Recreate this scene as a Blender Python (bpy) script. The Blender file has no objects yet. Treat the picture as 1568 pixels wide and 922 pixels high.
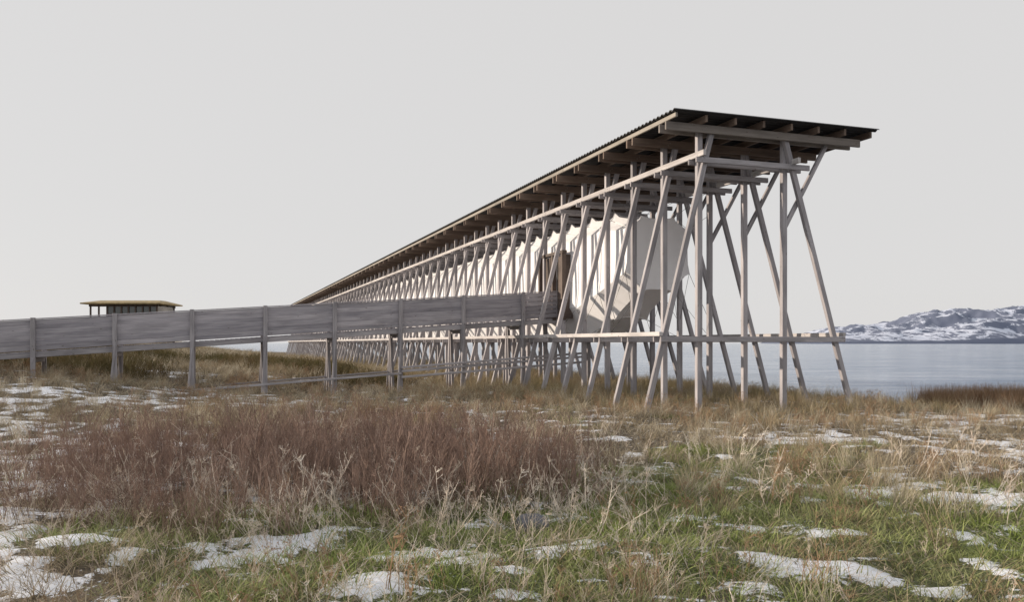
import bpy, math, random
import numpy as np
from mathutils import Vector
random.seed(7); rng=np.random.default_rng(7)
scene=bpy.context.scene
EYE=1.6
# ---------------------------------------------------------------- noise
_P=rng.random((256,256))
def vn(x,y,sc,ox=0.0,oy=0.0):
    x=np.asarray(x,float)/sc+ox+1000; y=np.asarray(y,float)/sc+oy+1000
    xi=np.floor(x).astype(int); yi=np.floor(y).astype(int); fx=x-xi; fy=y-yi
    fx=fx*fx*(3-2*fx); fy=fy*fy*(3-2*fy)
    g=lambda a,b:_P[a%256,b%256]
    return (g(xi,yi)*(1-fx)+g(xi+1,yi)*fx)*(1-fy)+(g(xi,yi+1)*(1-fx)+g(xi+1,yi+1)*fx)*fy
def fbm(x,y,sc,o=4,ox=0.0):
    r=0;a=1;t=0
    for i in range(o):
        r=r+a*vn(x,y,sc/2**i,ox+i*17.3,ox*2+i*9.1); t+=a; a*=.5
    return r/t
def ss(a,b,x):
    t=np.clip((np.asarray(x,float)-a)/(b-a),0,1); return t*t*(3-2*t)
# ---------------------------------------------------------------- frame coordinates of the memorial
P0=np.array([4.4,20.0]); AX=np.array([-0.329,0.944]); AX/=np.linalg.norm(AX); CX=np.array([AX[1],-AX[0]])
def W(s,w,z):
    return Vector((P0[0]+AX[0]*s+CX[0]*w, P0[1]+AX[1]*s+CX[1]*w, z))
def SW(X,Y):
    dx=X-P0[0]; dy=Y-P0[1]
    return dx*AX[0]+dy*AX[1], dx*CX[0]+dy*CX[1]
def height(X,Y):
    X=np.asarray(X,float);Y=np.asarray(Y,float)
    s,w=SW(X,Y)
    A=.85*ss(-6,8,s)+.75*ss(10,45,s)
    h=A*ss(7.5,19,-w)
    h=h+.45*ss(9,16,s)*ss(3.5,9,-w)*(1-ss(7.5,19,-w)*.8)
    h=h+(fbm(X,Y,5.0,4,3)-.5)*.30+(fbm(X,Y,.9,3,8)-.5)*.14
    h=h+(fbm(X,Y,40.,3,5)-.5)*.5*ss(25,70,np.hypot(X,Y))*ss(6,14,-w)
    h=h-.30*ss(5,8.5,w)
    shore=9.0+np.clip(3.6-s,0,30)*2.6+(fbm(X,Y,6.,3,21)-.5)*2.5
    h=h-5.0*ss(0,5,w-shore)
    h=h-6.0*ss(135,165,s+(fbm(X,Y,25.,3,2)-.5)*20)
    h=h-6*ss(170,230,-w)
    return h
SN=[(-7.6,22,3.0,2.8),(-5.0,12.2,1.2,1.1),(-5.0,9.3,1.3,1.1),(-6.6,11.9,1.6,1.1),(5.6,14.2,1.6,1.2),(4.4,8.8,.8,.6),(6.9,11.9,.9,1.4),
    (10.5,18.5,2.6,1.3),(2.4,5.8,.7,.4),(-1.75,6.4,.8,.4),(-.9,6.2,.5,.3),(-3.4,6.3,.8,.6),(1.9,6.0,.35,.25),(3.9,7.0,.5,.3),(-9,14.5,2.4,1.6),
    (-3.1,12.3,.9,.6),(-13,30,3,2),(2.9,9.6,.6,.4),(7.5,16,1.2,.8),(-2.6,8.0,.5,.4),(5.2,6.4,.6,.35),(-11,19,3.4,1.8),(-3.0,5.5,.6,.4),(-4.4,7.6,.9,.7),(8.5,13.5,1.2,.8)]
def snowmask(X,Y):
    X=np.asarray(X,float);Y=np.asarray(Y,float)
    m=np.zeros(np.shape(X))
    for (a,b,ra,rb) in SN:
        d=np.sqrt(((X-a)/ra)**2+((Y-b)/rb)**2); m=np.maximum(m,1-ss(.1,1.6,d))
    n=fbm(X,Y,.30,4,31)
    m=m*.42+(n-.5)*2.2+.03+ .25*(fbm(X,Y,4,2,12)-.5)-.15*ss(15,23,Y)
    return np.clip((m-.05)/.62,0,1)
# ---------------------------------------------------------------- material helpers
def newmat(name):
    m=bpy.data.materials.new(name); m.use_nodes=True; nt=m.node_tree; nt.nodes.clear()
    out=nt.nodes.new('ShaderNodeOutputMaterial'); return m,nt,out
def N(nt,t,**kw):
    n=nt.nodes.new(t)
    for k,v in kw.items():
        if k in n.inputs: n.inputs[k].default_value=v
        else: setattr(n,k,v)
    return n
def mixc(nt,f,a,b,bt='MIX'):
    n=nt.nodes.new('ShaderNodeMix'); n.data_type='RGBA'; n.blend_type=bt
    for i,v in ((0,f),(6,a),(7,b)):
        if isinstance(v,bpy.types.NodeSocket): nt.links.new(v,n.inputs[i])
        elif i==0: n.inputs[0].default_value=v
        else: n.inputs[i].default_value=(*v,1)
    return n.outputs[2]
def ramp(nt,fac,stops):
    n=nt.nodes.new('ShaderNodeValToRGB'); e=n.color_ramp.elements
    while len(e)<len(stops): e.new(.5)
    for i,(p,c) in enumerate(stops):
        e[i].position=p; e[i].color=(c,c,c,1) if not hasattr(c,'__len__') else (*c,1)
    nt.links.new(fac,n.inputs[0]); return n.outputs[0]
def math_(nt,op,a,b=None):
    n=nt.nodes.new('ShaderNodeMath'); n.operation=op
    for i,v in enumerate((a,b)):
        if v is None: continue
        if isinstance(v,bpy.types.NodeSocket): nt.links.new(v,n.inputs[i])
        else: n.inputs[i].default_value=v
    return n.outputs[0]
def wood_mat(name,ca,cb,rough=.8,sc=1.0):
    m,nt,out=newmat(name); L=nt.links
    uv=N(nt,'ShaderNodeUVMap'); mp=N(nt,'ShaderNodeMapping'); mp.inputs['Scale'].default_value=(1.2*sc,22*sc,1); L.new(uv.outputs[0],mp.inputs[0])
    no=N(nt,'ShaderNodeTexNoise',Scale=1.0,Detail=6.0,Roughness=.65); L.new(mp.outputs[0],no.inputs['Vector'])
    mp2=N(nt,'ShaderNodeMapping'); mp2.inputs['Scale'].default_value=(.8,3,1); L.new(uv.outputs[0],mp2.inputs[0])
    n2=N(nt,'ShaderNodeTexNoise',Scale=1.0,Detail=3.0); L.new(mp2.outputs[0],n2.inputs['Vector'])
    at=N(nt,'ShaderNodeAttribute',attribute_name='rnd')
    f=math_(nt,'ADD',math_(nt,'MULTIPLY',ramp(nt,no.outputs[0],[(.3,0.),(.7,1.)]),.55),math_(nt,'MULTIPLY',at.outputs['Fac'],.5))
    c=mixc(nt,f,ca,cb)
    c=mixc(nt,ramp(nt,n2.outputs[0],[(.45,0.),(.75,.6)]),c,tuple(x*.5 for x in ca))
    mp3=N(nt,'ShaderNodeMapping'); mp3.inputs['Scale'].default_value=(3,8,1); L.new(uv.outputs[0],mp3.inputs[0])
    vo=N(nt,'ShaderNodeTexVoronoi',Scale=1.0); L.new(mp3.outputs[0],vo.inputs['Vector'])
    c=mixc(nt,ramp(nt,vo.outputs['Distance'],[(.05,.7),(.12,0.)]),c,(.09,.065,.05))
    b=N(nt,'ShaderNodeBsdfPrincipled',Roughness=rough); L.new(c,b.inputs['Base Color'])
    bp=N(nt,'ShaderNodeBump',Strength=.35,Distance=.01); L.new(no.outputs[0],bp.inputs['Height']); L.new(bp.outputs[0],b.inputs['Normal'])
    L.new(b.outputs[0],out.inputs[0]); return m
def plain_mat(name,col,rough=.6,metal=0.,var=.3,sc=3.):
    m,nt,out=newmat(name); L=nt.links
    tc=N(nt,'ShaderNodeTexCoord'); no=N(nt,'ShaderNodeTexNoise',Scale=sc,Detail=5.0); L.new(tc.outputs['Object'],no.inputs['Vector'])
    c=mixc(nt,ramp(nt,no.outputs[0],[(.3,0.),(.7,1.)]),tuple(x*(1-var) for x in col),tuple(min(1,x*(1+var)) for x in col))
    b=N(nt,'ShaderNodeBsdfPrincipled',Roughness=rough,Metallic=metal); L.new(c,b.inputs['Base Color']); L.new(b.outputs[0],out.inputs[0]); return m
# ---------------------------------------------------------------- beam builder
class Beams:
    def __init__(s): s.v=[];s.f=[];s.uv=[];s.r=[]
    def box(s,p0,p1,side,a,b,r=None):
        p0=Vector(p0);p1=Vector(p1);d=p1-p0;L=d.length;d.normalize()
        u=Vector(side); u=(u-d*u.dot(d)).normalized(); w=d.cross(u)
        n=len(s.v); q=[(-1,-1),(1,-1),(1,1),(-1,1)]
        for p in (p0,p1):
            for (i,j) in q: s.v.append(tuple(p+u*(i*a/2)+w*(j*b/2)))
        o=random.random()*50; o2=random.random()*50
        rr=random.random() if r is None else r
        dims=[a,b,a,b]
        for k in range(4):
            k2=(k+1)%4
            s.f.append((n+k,n+k2,n+4+k2,n+4+k)); s.r.append(rr)
            s.uv+= [(o,o2+k),(o,o2+k+dims[k]),(o+L,o2+k+dims[k]),(o+L,o2+k)]
        s.f.append((n+3,n+2,n+1,n)); s.r.append(rr*.6); s.uv+=[(o,o2),(o+a*.1,o2),(o+a*.1,o2+b),(o,o2+b)]
        s.f.append((n+4,n+5,n+6,n+7)); s.r.append(rr*.6); s.uv+=[(o,o2),(o+a*.1,o2),(o+a*.1,o2+b),(o,o2+b)]
    def build(s,name,mat,parent=None,bevel=.008):
        me=bpy.data.meshes.new(name); me.from_pydata(s.v,[],s.f)
        ul=me.uv_layers.new(name='UVMap'); ul.data.foreach_set('uv',np.array(s.uv,dtype=np.float32).ravel())
        at=me.attributes.new('rnd','FLOAT','FACE'); at.data.foreach_set('value',np.array(s.r,dtype=np.float32))
        me.materials.append(mat); ob=bpy.data.objects.new(name,me); scene.collection.objects.link(ob)
        if parent: ob.parent=parent
        if bevel:
            m=ob.modifiers.new('bev','BEVEL'); m.width=bevel; m.segments=1
        return ob
def empty(name):
    e=bpy.data.objects.new(name,None); scene.collection.objects.link(e); return e
def meshobj(name,v,f,mat,parent=None,smooth=False):
    me=bpy.data.meshes.new(name); me.from_pydata([tuple(x) for x in v],[],f); me.materials.append(mat)
    if smooth: me.polygons.foreach_set('use_smooth',[True]*len(me.polygons))
    ob=bpy.data.objects.new(name,me); scene.collection.objects.link(ob)
    if parent: ob.parent=parent
    return ob
M_wood=wood_mat('weathered_timber',(.21,.20,.215),(.56,.54,.57))
M_rail=wood_mat('sunlit_rail',(.38,.36,.365),(.64,.62,.62))  # paler than the frame timber: sunlight on the rails put into the colour
M_wood2=wood_mat('weathered_boards',(.23,.225,.26),(.58,.555,.59))
M_dark=wood_mat('dark_timber',(.06,.045,.04),(.17,.13,.11))
M_roofw=wood_mat('roof_timber',(.10,.07,.055),(.26,.195,.155))
M_edge=wood_mat('roof_edge_timber',(.25,.23,.20),(.42,.39,.35))
M_roof=plain_mat('roof_metal',(.025,.025,.028),.6,.2,.4,2.)
M_cable=plain_mat('steel_cable',(.12,.12,.12),.4,.8)
up=Vector((0,0,1)); A3=Vector((AX[0],AX[1],0)); C3=Vector((CX[0],CX[1],0))
# ---------------------------------------------------------------- memorial hall
hall=empty('memorial_hall')
DS=1.65; NF=65; SEND=(NF-1)*DS
fr=Beams(); rb=Beams(); ff=Beams(); rl=Beams()
def gz(s,w): p=W(s,w,0); return float(height(p.x,p.y))
for i in range(NF):
    s=i*DS; j=lambda a=.012: random.uniform(-a,a)
    zt=EYE+4.93
    fr.box(W(s+j(),j(),gz(s,0)-.3),W(s,0,zt+.1),C3,.135,.125)
    fr.box(W(s+j(),2.38+j(),gz(s,2.38)-.3),W(s,2.38,zt+.1),C3,.135,.125)
    fr.box(W(s-.135+j(),-1.50+j(.04),gz(s,-1.5)-.25),W(s-.135,.28,zt+.12),C3,.125,.11)
    fr.box(W(s-.135+j(),4.36+j(.04),gz(s,4.36)-.25),W(s-.135,2.30,zt+.06),C3,.125,.11)
    tgt=ff if i==0 else rb
    tgt.box(W(s+.10,-1.0,EYE+4.99),W(s+.10,4.45,EYE+4.99),up,.19,.06)
    tgt.box(W(s-.235,-1.02,EYE+4.99),W(s-.235,4.47,EYE+4.99),up,.19,.06)
    fr.box(W(s+.10,-.22,EYE+4.27),W(s+.10,2.95,EYE+4.27),up,.13,.06)
    fr.box(W(s-.235,-.22,EYE+4.27),W(s-.235,2.95,EYE+4.27),up,.13,.06)
    fr.box(W(s+.10,-1.15,EYE+.085),W(s+.10,3.98,EYE+.085),up,.13,.06)
    fr.box(W(s-.235,-1.15,EYE+.085),W(s-.235,4.02,EYE+.085),up,.13,.06)
    fr.box(W(s+.0,2.42,EYE+2.85),W(s+.0,3.62,EYE+4.91),C3,.10,.09)
    if i<8:
        for (w,z) in [(-.03,4.27),(2.38,4.27),(.0,4.99),(2.38,4.99),(-1.07,.085),(3.9,.085)]:
            for q in (-.03,.03):
                c=W(s-.275,w+q,EYE+z+q); fr.box(c,c+A3*.02,up,.022,.022,0)
for (w,z,h,t,e) in [(-.115,4.40,.13,.08,.45),(2.50,4.40,.13,.08,.45),(-1.17,.205,.10,.09,.3),(3.95,.205,.10,.09,.3)]:
    s=-e
    while s<SEND:
        n=min(s+4.95,SEND+.4); rl.box(W(s,w,EYE+z),W(n-.006,w,EYE+z),up,h,t,random.uniform(.3,.95)); s=n
fr.build('timber_frame',M_wood,hall); rl.build('long_rails',M_rail,hall); ff.build('front_roof_beam',wood_mat('front_timber',(.17,.15,.135),(.34,.31,.29)),hall)
ws=[-.88,-.1,.68,1.46,2.24,3.02,3.80,4.58]
ed=Beams()
for k,w in enumerate(ws):
    s=-.50
    while s<SEND+.4:
        n=min(s+6.6,SEND+.5)
        (ed if k==0 else rb).box(W(s,w,EYE+(5.165 if k else 5.19)),W(n-.006,w,EYE+(5.165 if k else 5.19)),up,.155 if k else .10,.06); s=n
rb.build('roof_beams',M_roofw,hall,0); ed.build('roof_edge_beam',M_edge,hall)
# corrugated roof
v=[];f=[]; per=.19; ns=int((SEND+1.2)/per*6)
for k in range(ns+1):
    s=-.6+k*per/6; z=EYE+5.275+.026*math.sin(2*math.pi*k/6)
    for w in (-.98,4.76):
        v.append(W(s,w,z)); v.append(W(s,w,z+.012))
for k in range(ns):
    a=k*4;b=a+4
    f+= [(a,a+2,b+2,b),(a+1,b+1,b+3,a+3),(a,b,b+1,a+1),(a+2,a+3,b+3,b+2)]
f+=[(0,1,3,2),(ns*4,ns*4+2,ns*4+3,ns*4+1)]
meshobj('corrugated_roof',v,f,M_roof,hall)
# fabric cocoon
m,nt,out=newmat('sailcloth'); L=nt.links
tc=N(nt,'ShaderNodeTexCoord'); no=N(nt,'ShaderNodeTexNoise',Scale=.9,Detail=6.0); L.new(tc.outputs['Object'],no.inputs['Vector'])
n2=N(nt,'ShaderNodeTexNoise',Scale=4.0,Detail=4.0); L.new(tc.outputs['Object'],n2.inputs['Vector'])
c=mixc(nt,ramp(nt,no.outputs[0],[(.3,0.),(.75,1.)]),(.93,.94,.97),(.85,.85,.88))
d=N(nt,'ShaderNodeBsdfPrincipled',Roughness=.75); L.new(c,d.inputs['Base Color'])
bp=N(nt,'ShaderNodeBump',Strength=.2,Distance=.04); L.new(n2.outputs[0],bp.inputs['Height']); L.new(bp.outputs[0],d.inputs['Normal'])
tr=N(nt,'ShaderNodeBsdfTranslucent'); tr.inputs[0].default_value=(.93,.91,.9,1)
mx=N(nt,'ShaderNodeMixShader'); mx.inputs[0].default_value=.12; L.new(d.outputs[0],mx.inputs[1]); L.new(tr.outputs[0],mx.inputs[2]); L.new(mx.outputs[0],out.inputs[0])
M_cloth=m
CO=[(-.5,1),(.5,1),(.97,.70),(1,-.50),(.5,-1),(-.5,-1),(-1,-.50),(-.97,.70)]
EN=5; BS=8
def prof(s):
    zt=np.interp(s,[4.1,5.8,7.4],[3.55,3.85,3.92]); zb=np.interp(s,[4.1,5.77,7.42,9],[1.55,.78,.20,.15]); hw=np.interp(s,[4.1,5.8,7.4],[.98,1.03,1.04])
    return zt,zb,hw
def ring(s,t):
    zt,zb,hw=prof(s); cz=(zt+zb)/2; hz=(zt-zb)/2; r=[]
    sc=1-.035*math.sin(math.pi*t)**.7
    for k in range(8):
        a=CO[k]; b=CO[(k+1)%8]; el=math.hypot(a[0]-b[0],a[1]-b[1])
        for e in range(EN):
            q=e/EN; x=a[0]*(1-q)+b[0]*q; z=a[1]*(1-q)+b[1]*q
            tip=1.05 if e==0 and t==0 else 1.0
            g=(1-.012*math.sin(math.pi*q)*el)*tip; r.append(W(s,1.19+x*hw*sc*g,EYE+cz+z*hz*sc*g))
    return r
ribs=[(i+.5)*DS for i in range(2,NF-3)]
v=[];f=[];R=8*EN; rows=0
for i in range(len(ribs)-1):
    for b in range(BS):
        t=b/BS; v+=ring(ribs[i]+t*DS,t); rows+=1
v+=ring(ribs[-1],0); rows+=1
for a in range(rows-1):
    for k in range(R):
        k2=(k+1)%R; f.append((a*R+k,a*R+k2,(a+1)*R+k2,(a+1)*R+k))
zt,zb,hw=prof(ribs[0]); v.append(W(ribs[0]+.2,1.19,EYE+(zt+zb)/2)); c0=len(v)-1
for k in range(R): f.append((c0,(k+1)%R,k))
zt,zb,hw=prof(60); v.append(W(ribs[-1]-.2,1.19,EYE+(zt+zb)/2)); c1=len(v)-1; o=(rows-1)*R
for k in range(R): f.append((c1,o+k,o+(k+1)%R))
co=meshobj('fabric_cocoon',v,f,M_cloth,hall,True)
es=co.modifiers.new('es','EDGE_SPLIT'); es.split_angle=math.radians(30)
sv=[];sf=[]; cb=Beams()
for s in ribs:
    r=ring(s,0); zt,zb,hw=prof(s); cen=W(s,1.19,EYE+(zt+zb)/2); n=len(sv)
    for p in r:
        o_=(p-cen).normalized(); sv+= [p-o_*.01+A3*.006,p-o_*.01-A3*.006,p+o_*.018-A3*.006,p+o_*.018+A3*.006]
    for k in range(R):
        a=n+k*4;b=n+((k+1)%R)*4
        for q in range(4): sf.append((a+q,a+(q+1)%4,b+(q+1)%4,b+q))
    for k,(pw,pz) in zip((0,1,2,3,4,5,6,7),((0.,4.3),(2.38,4.3),(2.38,3.6),(2.38,.6),(2.38,.15),(0.,.15),(0.,.6),(0.,3.6))):
        p=r[k*EN]
        for ds in (-.5,.5):
            cb.box(p,W(s+ds*DS,pw,EYE+pz),up,.009,.009)
meshobj('cocoon_seams',sv,sf,M_cloth,hall); cb.build('rigging_cables',M_cable,hall,0)
# doorway portal
dr=Beams()
for (s0,s1,w) in [(8.15,8.27,-.02),(9.0,9.1,-.02),(10.2,10.32,-.02)]:
    dr.box(W((s0+s1)/2,w,EYE+.75),W((s0+s1)/2,w,EYE+2.95),C3,.14,.12)
dr.box(W(8.1,-.02,EYE+2.98),W(10.36,-.02,EYE+2.98),up,.1,.16)
for k in range(7): dr.box(W(9.18+k*.15,.02,EYE+.78),W(9.18+k*.15,.02,EYE+2.9),A3,.11,.04)
dr.box(W(8.27,.10,EYE+1.85),W(9.0,.10,EYE+1.85),up,2.1,.04)
for s_ in (8.2,10.26):dr.box(W(s_,.05,EYE+1.85),W(s_,.3,EYE+1.85),up,2.1,.05)
dr.build('entrance_door',M_dark,hall,.003)
# ---------------------------------------------------------------- walkway ramp
walk=empty('wooden_walkway_ramp')
SWK=8.98; pan=Beams(); po=Beams(); SL=.0688
topz=lambda t:EYE+1.71-SL*t
PT=[-.9]+[1.17+2.045*k for k in range(-0,14)]
for side,(sw,off) in enumerate(((SWK,-1),(SWK+1.45,1))):
    for a,b in zip(PT[:-1],PT[1:]):
        for k in range(6):
            zo=.07+k*.143
            pan.box(W(sw+random.uniform(-.006,.006),-a-.006,topz(a)-zo),W(sw,-b+.006,topz(b)-zo),up,.127,.03)
    for a,b in zip(PT[:-1],PT[1:]):
        pan.box(W(sw,-a-.003,topz(a)+.018),W(sw,-b+.003,topz(b)+.018),up,.03,.10,.95)
    for t in PT[1:]:
        g=gz(sw,-t)
        po.box(W(sw+off*.085,-t,min(g-.3,topz(t)-1.2)),W(sw+off*.085,-t,topz(t)+.05),C3,.12,.10,.35)
        if t<14:
            po.box(W(sw-off*.10,-t+.05,g-.3),W(sw-off*.10,-t-.03,topz(t)-.9),C3,.09,.09,.1)
            po.box(W(sw+off*.19,-t-.13,g-.3),W(sw+off*.145,-t+.02,topz(t)-.85),C3,.06,.05,.3)
for a,b in zip(PT[:-1],PT[1:]):
    if b<13:
        for dz in ([2.30] if a>4 else [2.12,2.24,2.42]):
            po.box(W(SWK-.2,-a,topz(a)-dz),W(SWK-.2,-b,topz(b)-dz),up,.07,.05,.8)
        po.box(W(SWK+1.6,-a,topz(a)-2.3),W(SWK+1.6,-b,topz(b)-2.3),up,.06,.05)
    po.box(W(SWK+.05,-a-.002,topz(a)-.98),W(SWK+.05,-b+.002,topz(b)-.98),up,.14,.06)
    po.box(W(SWK+1.4,-a-.002,topz(a)-.98),W(SWK+1.4,-b+.002,topz(b)-.98),up,.14,.06)
t=-.9
while t<PT[-1]:
    pan.box(W(SWK+.02,-t,topz(t)-.895),W(SWK+1.43,-t,topz(t)-.895),C3,.135,.03); t+=.145
for t in PT[1:]: po.box(W(SWK-.15,-t,topz(t)-1.12),W(SWK+1.6,-t,topz(t)-1.12),up,.12,.06)
pan.build('side_boards',M_wood2,walk,.004); po.build('posts',M_wood,walk)
# ---------------------------------------------------------------- pavilion
pav=empty('glass_pavilion_building')
px,py=-28.1,63.0; pz=float(height(px,py)); rt=EYE+2.80
pb=Beams(); X3=Vector((1,0,0)); Y3=Vector((0,1,0))
M_wall=plain_mat('pavilion_wall',(.16,.13,.10),.7); 
m,nt,out=newmat('pavilion_glass'); b=N(nt,'ShaderNodeBsdfPrincipled',Roughness=.08); b.inputs['Base Color'].default_value=(.05,.06,.06,1); 
b.inputs['Specular IOR Level'].default_value=.9; nt.links.new(b.outputs[0],out.inputs[0]); M_gl=m
hd=1.55
v=[(px-2.9,py-2.1,rt),(px+2.85,py-2.1,rt),(px+2.85,py+2.1,rt),(px-2.9,py+2.1,rt),(px-2.9,py-2.1,rt+.09),(px+2.85,py-2.1,rt+.09),(px+2.85,py+2.1,rt+.09),(px-2.9,py+2.1,rt+.09),
   (px-2.2,py-.5,rt+.33),(px+2.2,py-.5,rt+.33),(px+2.2,py+.5,rt+.33),(px-2.2,py+.5,rt+.33)]
f=[(3,2,1,0),(0,1,5,4),(1,2,6,5),(2,3,7,6),(3,0,4,7),(4,5,9,8),(5,6,10,9),(6,7,11,10),(7,4,8,11),(8,9,10,11)]
meshobj('pavilion_roof',v,f,plain_mat('pavilion_roofing',(.34,.26,.13),.7),pav)
for i in range(8):
    x=px-1.2+ i*(3.6/7)
    for yy in (py-hd,py+hd): pb.box((x,yy,pz-.3),(x,yy,rt-.01),X3,.10,.10)
for x in (px-2.4,px-1.8):
    for yy in (py-hd,py+hd): pb.box((x,yy,pz-.3),(x,yy,rt-.01),X3,.10,.10)
for yy in (py-hd,py+hd):
    pb.box((px-1.2,yy,rt-.75),(px+2.45,yy,rt-.75),up,.12,.14); pb.box((px-2.5,yy,rt-.10),(px+2.5,yy,rt-.10),up,.14,.13)
pb.build('pavilion_frame',M_dark,pav,.0)
wb=Beams(); 
for yy in (py-hd+.02,py+hd-.02): wb.box((px-1.2,yy,(pz-.3+rt-.8)/2),(px+2.4,yy,(pz-.3+rt-.8)/2),up,rt-.8-pz+.3,.06)
wb.box((px-1.2,py-hd,(pz+rt)/2-.2),(px-1.2,py+hd,(pz+rt)/2-.2),up,rt-pz,.06)
wb.build('pavilion_walls',M_wall,pav,0)
gb=Beams()
for yy in (py-hd+.03,py+hd-.03): gb.box((px-1.15,yy,rt-.4),(px+2.4,yy,rt-.4),up,.55,.02)
gb.box((px+2.4,py-hd,rt-.4),(px+2.4,py+hd,rt-.4),up,.55,.02)
gb.build('pavilion_windows',M_gl,pav,0)
# ---------------------------------------------------------------- terrain
def axis(lo,hi,a,b,st,g=1.09):
    c=list(np.arange(a,b+1e-6,st)); x=b; d=st
    while x<hi: d*=g; x+=d; c.append(x)
    x=a; d=st; l=[]
    while x>lo: d*=g; x-=d; l.append(x)
    return np.array(l[::-1]+c)
xs=axis(-420,120,-12,14,.075); ys=axis(-60,420,3,23,.075)
XX,YY=np.meshgrid(xs,ys); H=height(XX,YY); S=snowmask(XX,YY); H=H+S*.03
nx,ny=len(xs),len(ys)
verts=np.stack([XX.ravel(),YY.ravel(),H.ravel()],1)
idx=np.arange(nx*ny).reshape(ny,nx)
fa=np.stack([idx[:-1,:-1].ravel(),idx[:-1,1:].ravel(),idx[1:,1:].ravel(),idx[1:,:-1].ravel()],1)
me=bpy.data.meshes.new('ground'); me.vertices.add(len(verts)); me.vertices.foreach_set('co',verts.astype(np.float32).ravel())
me.loops.add(fa.size); me.loops.foreach_set('vertex_index',fa.ravel().astype(np.int32)); me.polygons.add(len(fa))
me.polygons.foreach_set('loop_start',np.arange(0,fa.size,4,dtype=np.int32)); me.update(); me.validate()
at=me.attributes.new('snow','FLOAT','POINT'); at.data.foreach_set('value',S.ravel().astype(np.float32))
me.polygons.foreach_set('use_smooth',[True]*len(me.polygons))
def greenmask(X,Y):
    g=np.exp(-(((X-1.7)/2.3)**2+((Y-8.0)/3.2)**2))*1.2+.9*np.exp(-(((X-4.3)/2.8)**2+((Y-7.5)/3)**2))+.55*np.exp(-(((X+2.5)/3.5)**2+((Y-6)/1.2)**2))
    return np.clip(g*1.1+(fbm(X,Y,1.3,3,44)-.5)*1.5,0,1)
at=me.attributes.new('green','FLOAT','POINT'); at.data.foreach_set('value',greenmask(XX,YY).ravel().astype(np.float32))
m,nt,out=newmat('ground_snow_grass'); L=nt.links
geo=N(nt,'ShaderNodeNewGeometry'); sA=N(nt,'ShaderNodeAttribute',attribute_name='snow'); gA=N(nt,'ShaderNodeAttribute',attribute_name='green')
n1=N(nt,'ShaderNodeTexNoise',Scale=9.0,Detail=8.0,Roughness=.72); L.new(geo.outputs['Position'],n1.inputs['Vector'])
n2=N(nt,'ShaderNodeTexNoise',Scale=.5,Detail=5.0); L.new(geo.outputs['Position'],n2.inputs['Vector'])
n3=N(nt,'ShaderNodeTexNoise',Scale=45.0,Detail=4.0); L.new(geo.outputs['Position'],n3.inputs['Vector'])
dirt=mixc(nt,ramp(nt,n1.outputs[0],[(.35,0.),(.65,1.)]),(.045,.035,.025),(.16,.125,.09))
dirt=mixc(nt,ramp(nt,n2.outputs[0],[(.4,0.),(.65,.7)]),dirt,(.19,.145,.095))
dirt=mixc(nt,ramp(nt,gA.outputs['Fac'],[(.3,0.),(.7,.85)]),dirt,(.085,.115,.03))
dirt=mixc(nt,ramp(nt,n3.outputs[0],[(.4,.6),(.6,0.)]),dirt,(.02,.015,.01))
sf=math_(nt,'ADD',sA.outputs['Fac'],math_(nt,'MULTIPLY',math_(nt,'SUBTRACT',n1.outputs[0],.5),3.0))
sf=ramp(nt,sf,[(.43,0.),(.50,1.)])
col=mixc(nt,sf,dirt,(.86,.89,.96))
b=N(nt,'ShaderNodeBsdfPrincipled',Roughness=.85); L.new(col,b.inputs['Base Color'])
bh=math_(nt,'ADD',n1.outputs[0],math_(nt,'MULTIPLY',sf,.35))
bp=N(nt,'ShaderNodeBump',Strength=.7,Distance=.05); L.new(bh,bp.inputs['Height']); L.new(bp.outputs[0],b.inputs['Normal']); L.new(b.outputs[0],out.inputs[0])
me.materials.append(m); g=bpy.data.objects.new('ground',me); scene.collection.objects.link(g)
# ---------------------------------------------------------------- sea
m,nt,out=newmat('sea_water'); L=nt.links
geo=N(nt,'ShaderNodeNewGeometry'); mp=N(nt,'ShaderNodeMapping'); mp.inputs['Scale'].default_value=(.35,1,1); mp.inputs['Rotation'].default_value=(0,0,.25); L.new(geo.outputs['Position'],mp.inputs[0])
n1=N(nt,'ShaderNodeTexNoise',Scale=.6,Detail=7.0,Roughness=.65); L.new(mp.outputs[0],n1.inputs['Vector'])
n2=N(nt,'ShaderNodeTexNoise',Scale=.16,Detail=8.0,Roughness=.8); L.new(mp.outputs[0],n2.inputs['Vector'])
b=N(nt,'ShaderNodeBsdfPrincipled',Roughness=.10,IOR=1.33)
c=mixc(nt,ramp(nt,n2.outputs[0],[(.40,0.),(.60,1.)]),(.15,.23,.36),(.42,.49,.60)); L.new(c,b.inputs['Base Color'])
bp=N(nt,'ShaderNodeBump',Strength=1.0,Distance=.8); L.new(n1.outputs[0],bp.inputs['Height']); L.new(bp.outputs[0],b.inputs['Normal']); L.new(b.outputs[0],out.inputs[0])
meshobj('sea',[(-30000,-2000,-1.6),(30000,-2000,-1.6),(30000,40000,-1.6),(-30000,40000,-1.6)],[(0,1,2,3)],m)
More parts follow.
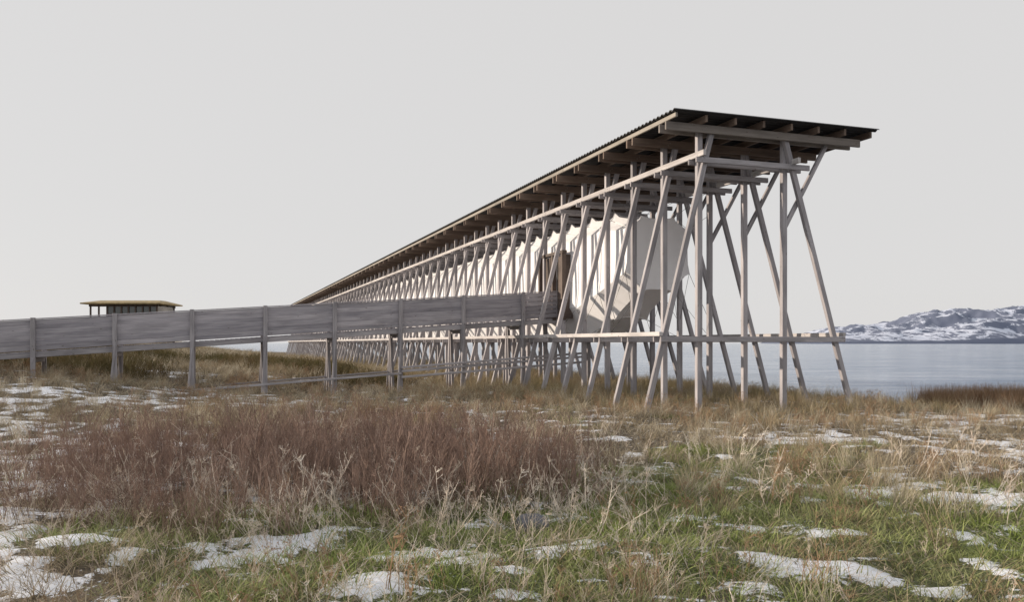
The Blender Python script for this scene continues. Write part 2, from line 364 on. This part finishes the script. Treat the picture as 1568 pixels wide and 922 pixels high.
# ---------------------------------------------------------------- mountains
def mount():
    D=3000; ks=np.linspace(.31,1.6,520); ds=np.linspace(0,1500,90)
    pk=np.interp(ks,[.31,.335,.37,.40,.45,.48,.51,.54,.58,.60,.7,.9,1.6],[0,8,16,24,29,27,36,46,56,55,59,75,64])/1300*3500
    K,Dd=np.meshgrid(ks,ds); X=K*D*np.ones_like(Dd)+Dd*.25; Y=D+Dd
    P=np.tile(pk,(90,1)); rise=ss(-80,600,Dd)**.7
    rid=1-np.abs(fbm(X,Y,260,5,6)-.5)*3.4
    n=fbm(X,Y,110,5,9)
    Z=P*rise*(.60+.42*rid)+ (n-.5)*40*rise*ss(0,40,P) -2
    Z=np.where(Dd<8,-4,Z)
    v=np.stack([X.ravel(),Y.ravel(),Z.ravel()],1); i=np.arange(K.size).reshape(K.shape)
    f=np.stack([i[:-1,:-1].ravel(),i[:-1,1:].ravel(),i[1:,1:].ravel(),i[1:,:-1].ravel()],1)
    m,nt,out=newmat('snowy_rock'); L=nt.links
    geo=N(nt,'ShaderNodeNewGeometry'); mp=N(nt,'ShaderNodeMapping'); mp.inputs['Scale'].default_value=(1,.5,1.6); mp.inputs['Rotation'].default_value=(0,.5,0); L.new(geo.outputs['Position'],mp.inputs[0])
    n1=N(nt,'ShaderNodeTexNoise',Scale=.018,Detail=10.0,Roughness=.76,Distortion=.9); L.new(mp.outputs[0],n1.inputs['Vector'])
    sx=N(nt,'ShaderNodeSeparateXYZ'); L.new(geo.outputs['Position'],sx.inputs[0])
    hz=math_(nt,'MULTIPLY',ramp(nt,math_(nt,'DIVIDE',sx.outputs[2],14.),[(0.,1.),(1.,0.)]),.20)
    nz=N(nt,'ShaderNodeSeparateXYZ'); L.new(geo.outputs['Normal'],nz.inputs[0])
    st=math_(nt,'MULTIPLY',math_(nt,'SUBTRACT',.97,nz.outputs[2]),1.3)
    fac=ramp(nt,math_(nt,'ADD',math_(nt,'ADD',n1.outputs[0],hz),st),[(.475,0.),(.53,1.)])
    c=mixc(nt,fac,(.58,.63,.76),(.13,.155,.23))  # bluish snow and rock: distance haze put into both colours
    b=N(nt,'ShaderNodeBsdfPrincipled',Roughness=.9); L.new(c,b.inputs['Base Color']); L.new(b.outputs[0],out.inputs[0])
    meshobj('snowy_mountain_range',v,[tuple(int(q) for q in a) for a in f],m,None,True)
mount()
# ---------------------------------------------------------------- vegetation
def veg_mat(name,ca,cb,cw,base=.28,trans=0.):
    m,nt,out=newmat(name); L=nt.links
    hA=N(nt,'ShaderNodeAttribute',attribute_name='hh'); rA=N(nt,'ShaderNodeAttribute',attribute_name='rnd')
    oi=N(nt,'ShaderNodeObjectInfo'); geo=N(nt,'ShaderNodeNewGeometry')
    nn=N(nt,'ShaderNodeTexNoise',Scale=.55,Detail=3.0); L.new(geo.outputs['Position'],nn.inputs['Vector'])
    f=math_(nt,'ADD',math_(nt,'MULTIPLY',rA.outputs['Fac'],.65),math_(nt,'MULTIPLY',oi.outputs['Random'],.35))
    c=mixc(nt,f,ca,cb); c=mixc(nt,ramp(nt,nn.outputs[0],[(.42,0.),(.62,.8)]),c,cw)
    dk=ramp(nt,hA.outputs['Fac'],[(0.,base),(.5,1.)])  # darker towards the base: shade in the gaps between stems painted into the colour
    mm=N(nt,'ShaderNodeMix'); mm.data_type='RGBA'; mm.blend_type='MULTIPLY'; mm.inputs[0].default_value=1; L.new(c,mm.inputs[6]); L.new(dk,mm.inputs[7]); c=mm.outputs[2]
    d=N(nt,'ShaderNodeBsdfDiffuse'); L.new(c,d.inputs[0])
    if trans>0:
        t=N(nt,'ShaderNodeBsdfTranslucent'); L.new(c,t.inputs[0])
        mx=N(nt,'ShaderNodeMixShader'); mx.inputs[0].default_value=trans; L.new(d.outputs[0],mx.inputs[1]); L.new(t.outputs[0],mx.inputs[2]); L.new(mx.outputs[0],out.inputs[0])
    else: L.new(d.outputs[0],out.inputs[0])
    return m
class Veg:
    def __init__(s): s.v=[];s.f=[];s.h=[];s.r=[]
    def blade(s,x,y,L,phi,lean,wd,rr,seg=3,droop=0.3):
        n=len(s.v); th=random.uniform(0,6.28); wx,wy=math.cos(th)*wd/2,math.sin(th)*wd/2
        for k in range(seg+1):
            t=k/seg; o=lean*L*t**1.6; z=L*(t-droop*lean*t*t)
            q=(1-t)**.6 if k<seg else 0.12
            cx=x+math.cos(phi)*o; cy=y+math.sin(phi)*o
            s.v+= [(cx-wx*q,cy-wy*q,z),(cx+wx*q,cy+wy*q,z)]; s.h+=[t,t]; s.r+=[rr,rr]
        for k in range(seg): a=n+2*k; s.f.append((a,a+1,a+3,a+2))
    def stick(s,p0,p1,r0,r1,h0,h1,rr):
        p0=Vector(p0);p1=Vector(p1); d=(p1-p0).normalized(); u=d.orthogonal().normalized(); w=d.cross(u); n=len(s.v)
        for p,r,h in ((p0,r0,h0),(p1,r1,h1)):
            for k in range(3):
                a=k*2.094; s.v.append(tuple(p+u*(r*math.cos(a))+w*(r*math.sin(a)))); s.h.append(h); s.r.append(rr)
        for k in range(3): k2=(k+1)%3; s.f.append((n+k,n+k2,n+3+k2,n+3+k))
    def obj(s,name,mat):
        me=bpy.data.meshes.new(name); me.from_pydata(s.v,[],s.f)
        for nm,d in (('hh',s.h),('rnd',s.r)):
            a=me.attributes.new(nm,'FLOAT','POINT'); a.data.foreach_set('value',np.array(d,dtype=np.float32))
        me.materials.append(mat); return bpy.data.objects.new(name,me)
def tuft(n,R,h0,h1,l0,l1,wd,bias=None):
    V=Veg()
    for _ in range(n):
        a=random.uniform(0,6.28); r=R*math.sqrt(random.random()); 
        phi=a+random.uniform(-.9,.9) if bias is None else bias+random.gauss(0,.9)
        V.blade(r*math.cos(a),r*math.sin(a),random.uniform(h0,h1),phi,random.uniform(l0,l1),wd*random.uniform(.6,1.3),random.random())
    return V
def stalks(n,R,h0,h1,br=5,umbel=.25,rad=.0028,lean=.16):
    V=Veg()
    for _ in range(n):
        a=random.uniform(0,6.28); r=R*math.sqrt(random.random()); p=Vector((r*math.cos(a),r*math.sin(a),-.03)); H=random.uniform(h0,h1); rr=random.random()
        d=Vector((random.gauss(0,lean),random.gauss(0,lean),1)); K=5; pts=[p]
        for k in range(K):
            d=d+Vector((random.gauss(0,.10),random.gauss(0,.10),0)); p=p+d.normalized()*H/K; pts.append(p)
        for k in range(K): V.stick(pts[k],pts[k+1],rad*(1-.12*k),rad*(1-.12*(k+1)),k/K,(k+1)/K,rr)
        for b in range(random.randint(max(1,br-3),br+2)):
            t=random.uniform(.3,.95); k=min(K-1,int(t*K)); q=pts[k].lerp(pts[k+1],t*K-k)
            ph=random.uniform(0,6.28); e=random.uniform(.35,.9); dd=Vector((math.cos(ph)*e,math.sin(ph)*e,1)).normalized(); ln=H*random.uniform(.12,.32)
            q2=q+dd*ln*.6; q3=q2+(dd+Vector((0,0,.5))).normalized()*ln*.4
            V.stick(q,q2,rad*.6,rad*.5,t,t,rr); V.stick(q2,q3,rad*.5,rad*.35,t,1,rr)
            z=q2+Vector((random.gauss(0,1),random.gauss(0,1),1.2)).normalized()*ln*.35; V.stick(q2,z,rad*.4,rad*.3,t,1,rr)
        if random.random()<umbel:
            top=pts[-1]
            for _u in range(9):
                z=top+Vector((random.gauss(0,.8),random.gauss(0,.8),.8)).normalized()*random.uniform(.05,.09)
                V.stick(top,z,rad*.4,rad*.3,1,1,rr)
                for _w in range(2):
                    zz=z+Vector((random.gauss(0,1),random.gauss(0,1),.5)).normalized()*.015; V.stick(z,zz,.004,.002,1,1,rr*.5)
    return V
def scatter(name,variants,X,Y,scl,tilt=.12,sink=.02):
    n=len(X); Z=height(X,Y)+snowmask(X,Y)*.02-sink
    me=bpy.data.meshes.new(name); me.vertices.add(n); me.vertices.foreach_set('co',np.stack([X,Y,Z],1).astype(np.float32).ravel())
    rot=np.stack([rng.normal(0,tilt,n),rng.normal(0,tilt,n),rng.uniform(0,6.283,n)],1)
    a=me.attributes.new('rot','FLOAT_VECTOR','POINT'); a.data.foreach_set('vector',rot.astype(np.float32).ravel())
    a=me.attributes.new('scl','FLOAT','POINT'); a.data.foreach_set('value',np.asarray(scl,dtype=np.float32))
    a=me.attributes.new('idx','INT','POINT'); a.data.foreach_set('value',rng.integers(0,len(variants),n).astype(np.int32))
    ob=bpy.data.objects.new(name,me); scene.collection.objects.link(ob)
    col=bpy.data.collections.new(name+'_variants')
    for v in variants: col.objects.link(v); v.parent=ob
    ng=bpy.data.node_groups.new(name+'_scatter','GeometryNodeTree')
    ng.interface.new_socket('Geometry',in_out='INPUT',socket_type='NodeSocketGeometry'); ng.interface.new_socket('Geometry',in_out='OUTPUT',socket_type='NodeSocketGeometry')
    gi=ng.nodes.new('NodeGroupInput'); go=ng.nodes.new('NodeGroupOutput'); ip=ng.nodes.new('GeometryNodeInstanceOnPoints')
    ci=ng.nodes.new('GeometryNodeCollectionInfo'); ci.inputs['Collection'].default_value=col; ci.inputs['Separate Children'].default_value=True; ci.inputs['Reset Children'].default_value=True
    def na(nm,dt): 
        q=ng.nodes.new('GeometryNodeInputNamedAttribute'); q.data_type=dt; q.inputs['Name'].default_value=nm; return q.outputs['Attribute']
    e=ng.nodes.new('FunctionNodeEulerToRotation'); L=ng.links
    L.new(na('rot','FLOAT_VECTOR'),e.inputs[0]); L.new(e.outputs[0],ip.inputs['Rotation']); L.new(na('scl','FLOAT'),ip.inputs['Scale'])
    ip.inputs['Pick Instance'].default_value=True; L.new(na('idx','INT'),ip.inputs['Instance Index'])
    L.new(gi.outputs[0],ip.inputs['Points']); L.new(ci.outputs[0],ip.inputs['Instance']); L.new(ip.outputs[0],go.inputs[0])
    md=ob.modifiers.new('scatter','NODES'); md.node_group=ng; return ob
def sample(rho0,r0,pw,rmin,rmax,ang=.68):
    r=np.linspace(rmin,rmax,3000); rho=np.where(r<r0,rho0,rho0*(r0/r)**pw); cdf=np.cumsum(rho*2*ang*r)*(r[1]-r[0]); n=int(cdf[-1])
    rr=np.interp(rng.random(n)*cdf[-1],cdf,r); th=rng.uniform(-ang,ang,n)
    return rr*np.sin(th),rr*np.cos(th)
def keep(X,Y,p): 
    k=rng.random(len(X))<p; return X[k],Y[k]
def bushmask(X,Y):
    e=((X+2.0)/3.3)**2+((Y-9.7)/3.2)**2
    return np.clip(1.25-e+(fbm(X,Y,1.4,3,51)-.5)*1.9,0,1)
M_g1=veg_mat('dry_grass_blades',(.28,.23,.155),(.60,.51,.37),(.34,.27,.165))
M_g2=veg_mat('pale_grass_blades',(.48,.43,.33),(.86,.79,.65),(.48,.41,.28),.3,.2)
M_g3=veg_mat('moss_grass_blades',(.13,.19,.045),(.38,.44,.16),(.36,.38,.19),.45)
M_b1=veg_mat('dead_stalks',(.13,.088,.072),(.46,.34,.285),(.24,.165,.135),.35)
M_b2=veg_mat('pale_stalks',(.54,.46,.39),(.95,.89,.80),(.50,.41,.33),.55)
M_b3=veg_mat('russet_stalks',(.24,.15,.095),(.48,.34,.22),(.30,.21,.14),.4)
SNK=.85
X,Y=sample(58,7,1.45,3,110); h=height(X,Y); p=(h>-1.1)*(1-SNK*ss(.25,.6,snowmask(X,Y)))*(1-.65*(greenmask(X,Y)>.45)); X,Y=keep(X,Y,p); r=np.hypot(X,Y)
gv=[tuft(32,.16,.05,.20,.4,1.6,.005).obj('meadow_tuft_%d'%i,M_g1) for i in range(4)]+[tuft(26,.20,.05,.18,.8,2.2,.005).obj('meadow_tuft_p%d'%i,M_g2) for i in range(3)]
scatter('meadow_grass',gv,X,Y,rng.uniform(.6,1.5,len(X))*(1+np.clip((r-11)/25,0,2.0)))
X,Y=sample(55,8,1.4,3,20); X,Y=keep(X,Y,(greenmask(X,Y)>.35)*(1-.9*snowmask(X,Y)))
scatter('green_grass',[tuft(38,.15,.04,.14,.3,1.4,.006).obj('green_tuft_%d'%i,M_g3) for i in range(3)],X,Y,rng.uniform(.7,1.5,len(X)))
X,Y=sample(13,9,1.0,3,55); h=height(X,Y); s_,w_=SW(X,Y)
cl=fbm(X,Y,2.2,3,71); right=np.exp(-(((X-3.7)/1.3)**2+((Y-9.2)/1.9)**2))+.8*np.exp(-(((X+8.5)/3.5)**2+((Y-16)/3)**2)); near=ss(11,16,Y)
p=np.clip(ss(.54,.64,cl)*.5+right*1.3+near*.34,0,1)*(h>-1.0)*(1-.9*snowmask(X,Y))*(1-bushmask(X,Y)*.8)*(.2+.8*ss(6,9,Y))*(1-.85*ss(5,7,w_)*(s_>-2))
X,Y=keep(X,Y,p)
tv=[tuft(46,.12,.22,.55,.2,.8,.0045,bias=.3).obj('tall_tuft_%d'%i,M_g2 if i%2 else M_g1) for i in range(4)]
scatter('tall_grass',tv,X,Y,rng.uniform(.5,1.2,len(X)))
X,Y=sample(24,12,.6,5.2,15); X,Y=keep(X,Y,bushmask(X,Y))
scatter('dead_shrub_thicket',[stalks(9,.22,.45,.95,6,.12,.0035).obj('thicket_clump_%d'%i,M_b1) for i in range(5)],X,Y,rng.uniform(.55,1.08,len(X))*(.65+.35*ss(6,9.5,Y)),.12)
X,Y=sample(22,8,1.2,4.2,15); X,Y=keep(X,Y,np.clip(bushmask(X,Y)*.35+.5*(X<1.2)*ss(-6,-2,X)+.10,0,1))
scatter('pale_dry_stalks',[stalks(4,.2,.3,.75,6,.22,.0046,.45).obj('pale_stalk_clump_%d'%i,M_b2) for i in range(5)],X,Y,rng.uniform(.4,1.0,len(X))*(.6+.4*ss(5,9,Y)),.5)
X,Y=sample(10,10,.8,4.2,40); h=height(X,Y); X,Y=keep(X,Y,ss(.48,.60,fbm(X,Y,2,3,91))*(h>-.8)*.8*(1-.8*snowmask(X,Y))*(.45+.55*ss(9,13,Y)))
scatter('russet_stalks',[stalks(7,.22,.2,.5,5,.3,.0034).obj('russet_clump_%d'%i,M_b3) for i in range(4)],X,Y,rng.uniform(.5,1.0,len(X)),.2)
n=7000; s_=rng.uniform(-8,60,n); w_=rng.uniform(-3.5,8.5,n)+np.clip(3.6-s_,0,30)*2.2*rng.random(n)
X=P0[0]+AX[0]*s_+CX[0]*w_; Y=P0[1]+AX[1]*s_+CX[1]*w_; k=(height(X,Y)>-.9)&(Y>15); sc_=rng.uniform(.4,1.05,n)*(1-.55*ss(5,7.5,w_)); X,Y,sc_=X[k],Y[k],sc_[k]
k=rng.random(len(X))<ss(.36,.5,fbm(X,Y,3.5,3,13))*(1-.9*snowmask(X,Y)); X,Y,sc_=X[k],Y[k],sc_[k]
M_r=veg_mat('reed_blades',(.22,.165,.105),(.50,.41,.27),(.28,.24,.12))
scatter('bank_reeds',[tuft(36,.25,.22,.58,.1,.6,.008).obj('reed_tuft_%d'%i,M_r) for i in range(3)],X,Y,sc_)
n=750; X=rng.uniform(12.2,21,n); Y=25.2+rng.normal(0,.9,n)-(X-11)*.12
k=height(X,Y)>-1.2; X,Y=X[k],Y[k]
scatter('shore_reeds',[tuft(60,.22,.55,.95,.05,.35,.012).obj('shore_reed_%d'%i,M_b3) for i in range(3)],X,Y,rng.uniform(.6,.95,len(X)))
n=1700; s_=rng.uniform(11.5,34,n); w_=rng.uniform(-24,-4,n); X=P0[0]+AX[0]*s_+CX[0]*w_; Y=P0[1]+AX[1]*s_+CX[1]*w_
X,Y=keep(X,Y,ss(.42,.56,fbm(X,Y,5,3,61)))
M_sc=veg_mat('scrub_twigs',(.08,.065,.035),(.24,.18,.10),(.13,.12,.055),.5)
scatter('low_scrub',[stalks(22,.5,.25,.62,5,0,.010,.3).obj('scrub_%d'%i,M_sc) for i in range(3)],X,Y,rng.uniform(.6,1.05,len(X)))
# stone
import bmesh
bm=bmesh.new(); bmesh.ops.create_icosphere(bm,subdivisions=4,radius=.12)
for q in bm.verts:
    c=q.co; n_=fbm(np.array([c.x*9+c.z*5]),np.array([c.y*9-c.z*4]),1.,3,3)[0]; q.co=Vector((c.x*1.25,c.y,c.z*.8))*(.8+.4*n_)
me=bpy.data.meshes.new('boulder'); bm.to_mesh(me); me.polygons.foreach_set('use_smooth',[True]*len(me.polygons)); me.materials.append(plain_mat('stone',(.13,.135,.155),.9,0,.4,12))
ob=bpy.data.objects.new('boulder',me); scene.collection.objects.link(ob); ob.location=(.17,7.3,float(height(.17,7.3))+.07)
# ---------------------------------------------------------------- light
el=math.radians(11); sd=Vector((-.95,.22,0)).normalized(); d=Vector((sd.x*math.cos(el),sd.y*math.cos(el),math.sin(el)))
sl=bpy.data.lights.new('sun','SUN'); sl.energy=5.0; sl.angle=math.radians(.6); sl.color=(1,.84,.67)
so=bpy.data.objects.new('sun',sl); scene.collection.objects.link(so); so.rotation_mode='QUATERNION'; so.rotation_quaternion=d.to_track_quat('Z','Y')
w=bpy.data.worlds.new('World'); scene.world=w; w.use_nodes=True; nt=w.node_tree; nt.nodes.clear()
sk=nt.nodes.new('ShaderNodeTexSky'); sk.sky_type='NISHITA'; sk.sun_disc=False; sk.sun_elevation=el; sk.sun_rotation=math.atan2(sd.x,sd.y)
hs=nt.nodes.new('ShaderNodeHueSaturation'); hs.inputs['Saturation'].default_value=.3; nt.links.new(sk.outputs[0],hs.inputs['Color'])
c=mixc(nt,.88,hs.outputs[0],(7.45,7.35,7.32)); bg=nt.nodes.new('ShaderNodeBackground'); bg.inputs[1].default_value=.103
nt.links.new(c,bg.inputs[0]); o=nt.nodes.new('ShaderNodeOutputWorld'); nt.links.new(bg.outputs[0],o.inputs[0])
# ---------------------------------------------------------------- camera
cam=bpy.data.cameras.new('camera'); cam.lens=29.85; cam.sensor_width=36; cam.shift_y=.041; cam.clip_end=60000
cob=bpy.data.objects.new('camera',cam); scene.collection.objects.link(cob); cob.location=(0,0,EYE); cob.rotation_euler=(math.pi/2,0,0); scene.camera=cob
scene.view_settings.view_transform='Standard'; scene.view_settings.look='None'; scene.view_settings.exposure=0
